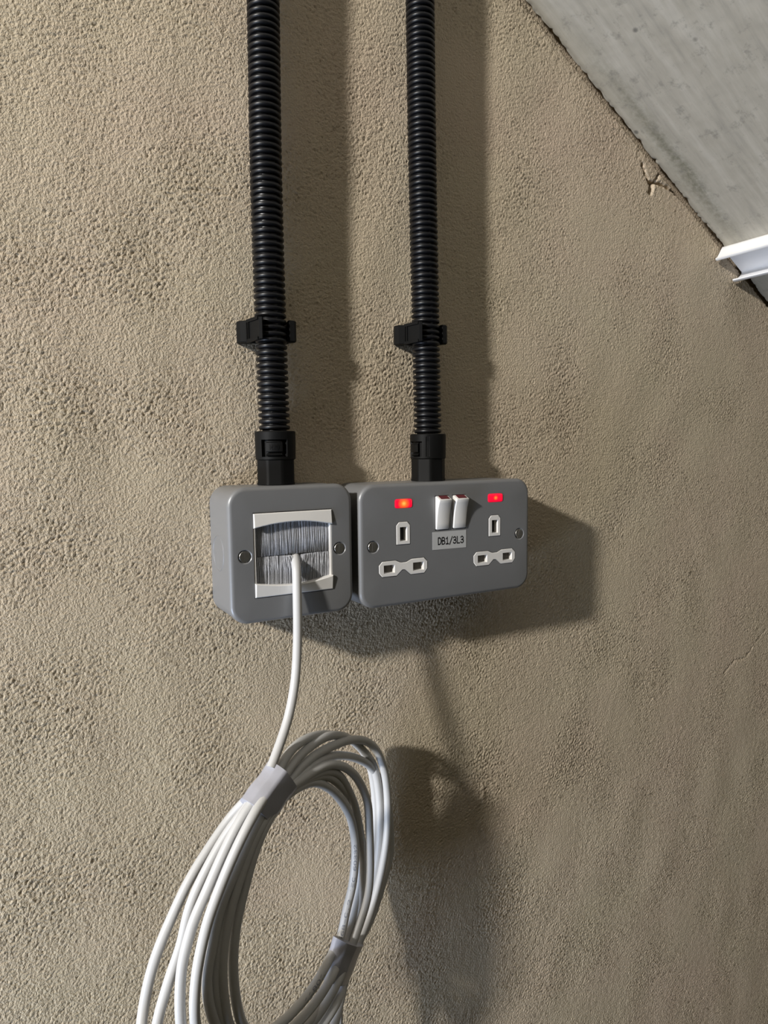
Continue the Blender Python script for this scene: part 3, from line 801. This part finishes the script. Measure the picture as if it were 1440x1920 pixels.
def rocker(t, cx):
    prof = [(YF + 2.5, 7.9), (YF - 0.7, 7.9), (YF - 1.15, 8.4), (YF - 1.5, 12), (YF - 2.1, 17), (YF - 3.1, 22), (YF - 4.3, 25.6), (YF - 5.2, 27.6), (YF - 5.15, 28.1), (YF - 4.7, 28.4), (YF - 0.6, 30.4), (YF + 2.5, 30.4)]
    hw = 5.15; bv = 0.75
    pin = inset(prof, bv)
    m = MB()
    L = lambda pr, x: [(x, a, b) for a, b in pr]
    mid = inset(prof, bv * 0.3)
    m.loft([L(pin, cx - hw), L(mid, cx - hw + bv * 0.3), L(prof, cx - hw + bv), L(prof, cx + hw - bv), L(mid, cx + hw - bv * 0.3), L(pin, cx + hw)], True, True)
    o = mk('rocker_switch', m.v, m.f, white_m, t, smooth=True, angle=38)
    q = MB()
    mp = [(YF - 4.35, 28.45), (YF - 0.75, 30.2), (YF - 0.85, 30.6), (YF - 4.5, 28.8)]
    q.loft([L(mp, cx - 3.4), L(mp, cx + 3.4)], True, True)
    r = mk('red_marker', q.v, q.f, red_m, o)
    r['label'] = 'dark red marker strip'
rocker(t2, -7.1); rocker(t2, 7.0)
for (x, z), mt in zip(neon_c, (neon_a, neon_b)):
    o = rrect(12.9, 5.6, 1.4, 5)
    m = MB()
    m.loft([lift(o, YF + 3), lift(o, YF - 0.1), lift(inset(o, 0.35), YF - 0.4), lift(inset(o, 1.2), YF - 0.5)], True, True)
    q = mk('indicator_lens', m.v, m.f, mt, t2, smooth=True, angle=40)
    q.location = (x * MM, 0, z * MM)
    q['label'] = 'glowing red neon indicator'
# printed label
m = MB()
corner = [(-14.9, -5.6), (12.75, -5.9), (12.8, 6.2), (-14.9, 6.4)]
m.loft([lift(corner, YF - 0.02), lift(corner, YF - 0.16)], True, True)
st = mk('label_sticker', m.v, m.f, label_m, t2)
st['label'] = 'small grey printed sticker'
v, f, asp = stroke_geo('DB1/3L3', 0.19)
vv = []
for x, y in v:
    vv.append((-10.7 + 21.5 * x, YF - 0.20, -2.35 + 4.45 * y - 0.25 * (x - 0.5)))
mk('lettering', vv, f, black_ink_m, st)

# ------------------------------------------------------------------ coiled network cable
CR = 2.75
CO = Vector((-30, -70, -118))
T1 = ((-30.5, -71.0, -126.5), (-19.0, -7.0, -13.5)); T2 = ((27.3, -36.3, -271.4), (-12.5, -4.6, -16.0))
t3 = empty('coiled_cable', CO, 'white network cable hanging from the brush outlet, coiled and taped', 'cable')
def rel(p): return Vector(p) - CO
lead = smooth_path(catmull([rel(p) for p in LEAD], 2.0), 8)
m = tube(lead, CR)
mk('cable_lead', m.v, m.f, jacket_m, t3, smooth=True, angle=60)
PATHS = []
for pts in LOOPS:
    p = smooth_path(catmull([rel(q) for q in pts], 2.0), 12)
    PATHS.append(p)
    m = tube(p, CR)
    mk('cable_loop', m.v, m.f, jacket_m, t3, smooth=True, angle=60)

def tape(c, axis, half_len, pick_r, with_lead, nm='tape_band'):
    """wrap a band of tape round the strands that pass near c"""
    axis = Vector(axis).normalized(); c = Vector(c) - CO
    u = axis.cross(Vector((0, -1, 0))).normalized(); w = axis.cross(u)
    K = 56; S = 9; pts = []
    for path in PATHS + ([lead] if with_lead else []):
        for p in path:
            d = p - c; a = d.dot(axis)
            if abs(a) < 4.0:
                q = (d.dot(u), d.dot(w))
                if math.hypot(*q) < pick_r: pts.append(q)
    mx = sum(p[0] for p in pts) / len(pts); my = sum(p[1] for p in pts) / len(pts)
    l = [max((p[0] - mx) * math.cos(a) + (p[1] - my) * math.sin(a) for p in pts) + CR + 0.30 for a in [2 * math.pi * k / K for k in range(K)]]
    ring = []
    for k in range(K):                       # support function -> hull outline
        a0 = 2 * math.pi * k / K; a1 = 2 * math.pi * (k + 1) / K
        h0 = l[k]; h1 = l[(k + 1) % K]; det = math.sin(a1 - a0)
        ring.append((mx + (h0 * math.sin(a1) - h1 * math.sin(a0)) / det, my + (h1 * math.cos(a0) - h0 * math.cos(a1)) / det))
    loops = []; sm = []
    for s in range(S):
        k = -1 + 2 * s / (S - 1)
        loops.append((k * half_len, ring))
        g = 1.0 + 0.025 * math.sin(5.1 * k) + 0.02 * k * k
        sm.append([(mx + (x - mx) * g, my + (y - my) * g) for x, y in ring])
    L3 = [[tuple(c + axis * loops[i][0] + u * x + w * y) for x, y in sm[i]] for i in range(S)]
    cen = [sum((Vector(p) for p in l), Vector()) / K for l in L3]
    in0 = [tuple(cen[0] + (Vector(p) - cen[0]) * 0.9) for p in L3[0]]
    in1 = [tuple(cen[-1] + (Vector(p) - cen[-1]) * 0.9) for p in L3[-1]]
    m = MB(); m.loft([in0] + L3 + [in1], True, True)
    o = mk(nm, m.v, m.f, tape_m, t3, smooth=True, angle=50)
    return o
tape(T1[0], T1[1], 12.0, 24, True)
tape(T2[0], T2[1], 11.5, 24, False)

def print_on(path, s0, s1, text, height, rot, mt=None):
    """lettering printed round the jacket, running from s0 towards s1 (fractions of the path)"""
    L = [0.0]
    for a, b_ in zip(path[:-1], path[1:]): L.append(L[-1] + (b_ - a).length)
    T, Nn = frames(path)
    v, f, asp = stroke_geo(text, 0.16)
    a0, a1 = s0 * L[-1], s1 * L[-1]
    view = Vector((-0.42, -0.89, 0.15))
    out = []
    for x, y in v:
        d = a0 + (a1 - a0) * x
        i = max(0, min(len(path) - 2, next((k for k in range(len(L) - 1) if L[k + 1] >= d), len(path) - 2)))
        k = (d - L[i]) / max(1e-6, L[i + 1] - L[i])
        p = path[i].lerp(path[i + 1], k); tt = T[i].lerp(T[i + 1], k).normalized()
        n = (view - tt * view.dot(tt)).normalized(); b_ = n.cross(tt)
        an = rot + (y - 0.5) * height / CR * (1 if a1 > a0 else -1)
        out.append(tuple(p + (n * math.cos(an) + b_ * math.sin(an)) * (CR + 0.03)))
    mk('printing', out, f, mt or ink_m, t3)
print_on(PATHS[0], 0.575, 0.735, '568-C.2 IEC 60332', 1.9, 0.0)
print_on(PATHS[0], 0.46, 0.505, '11801', 1.9, 0.0)
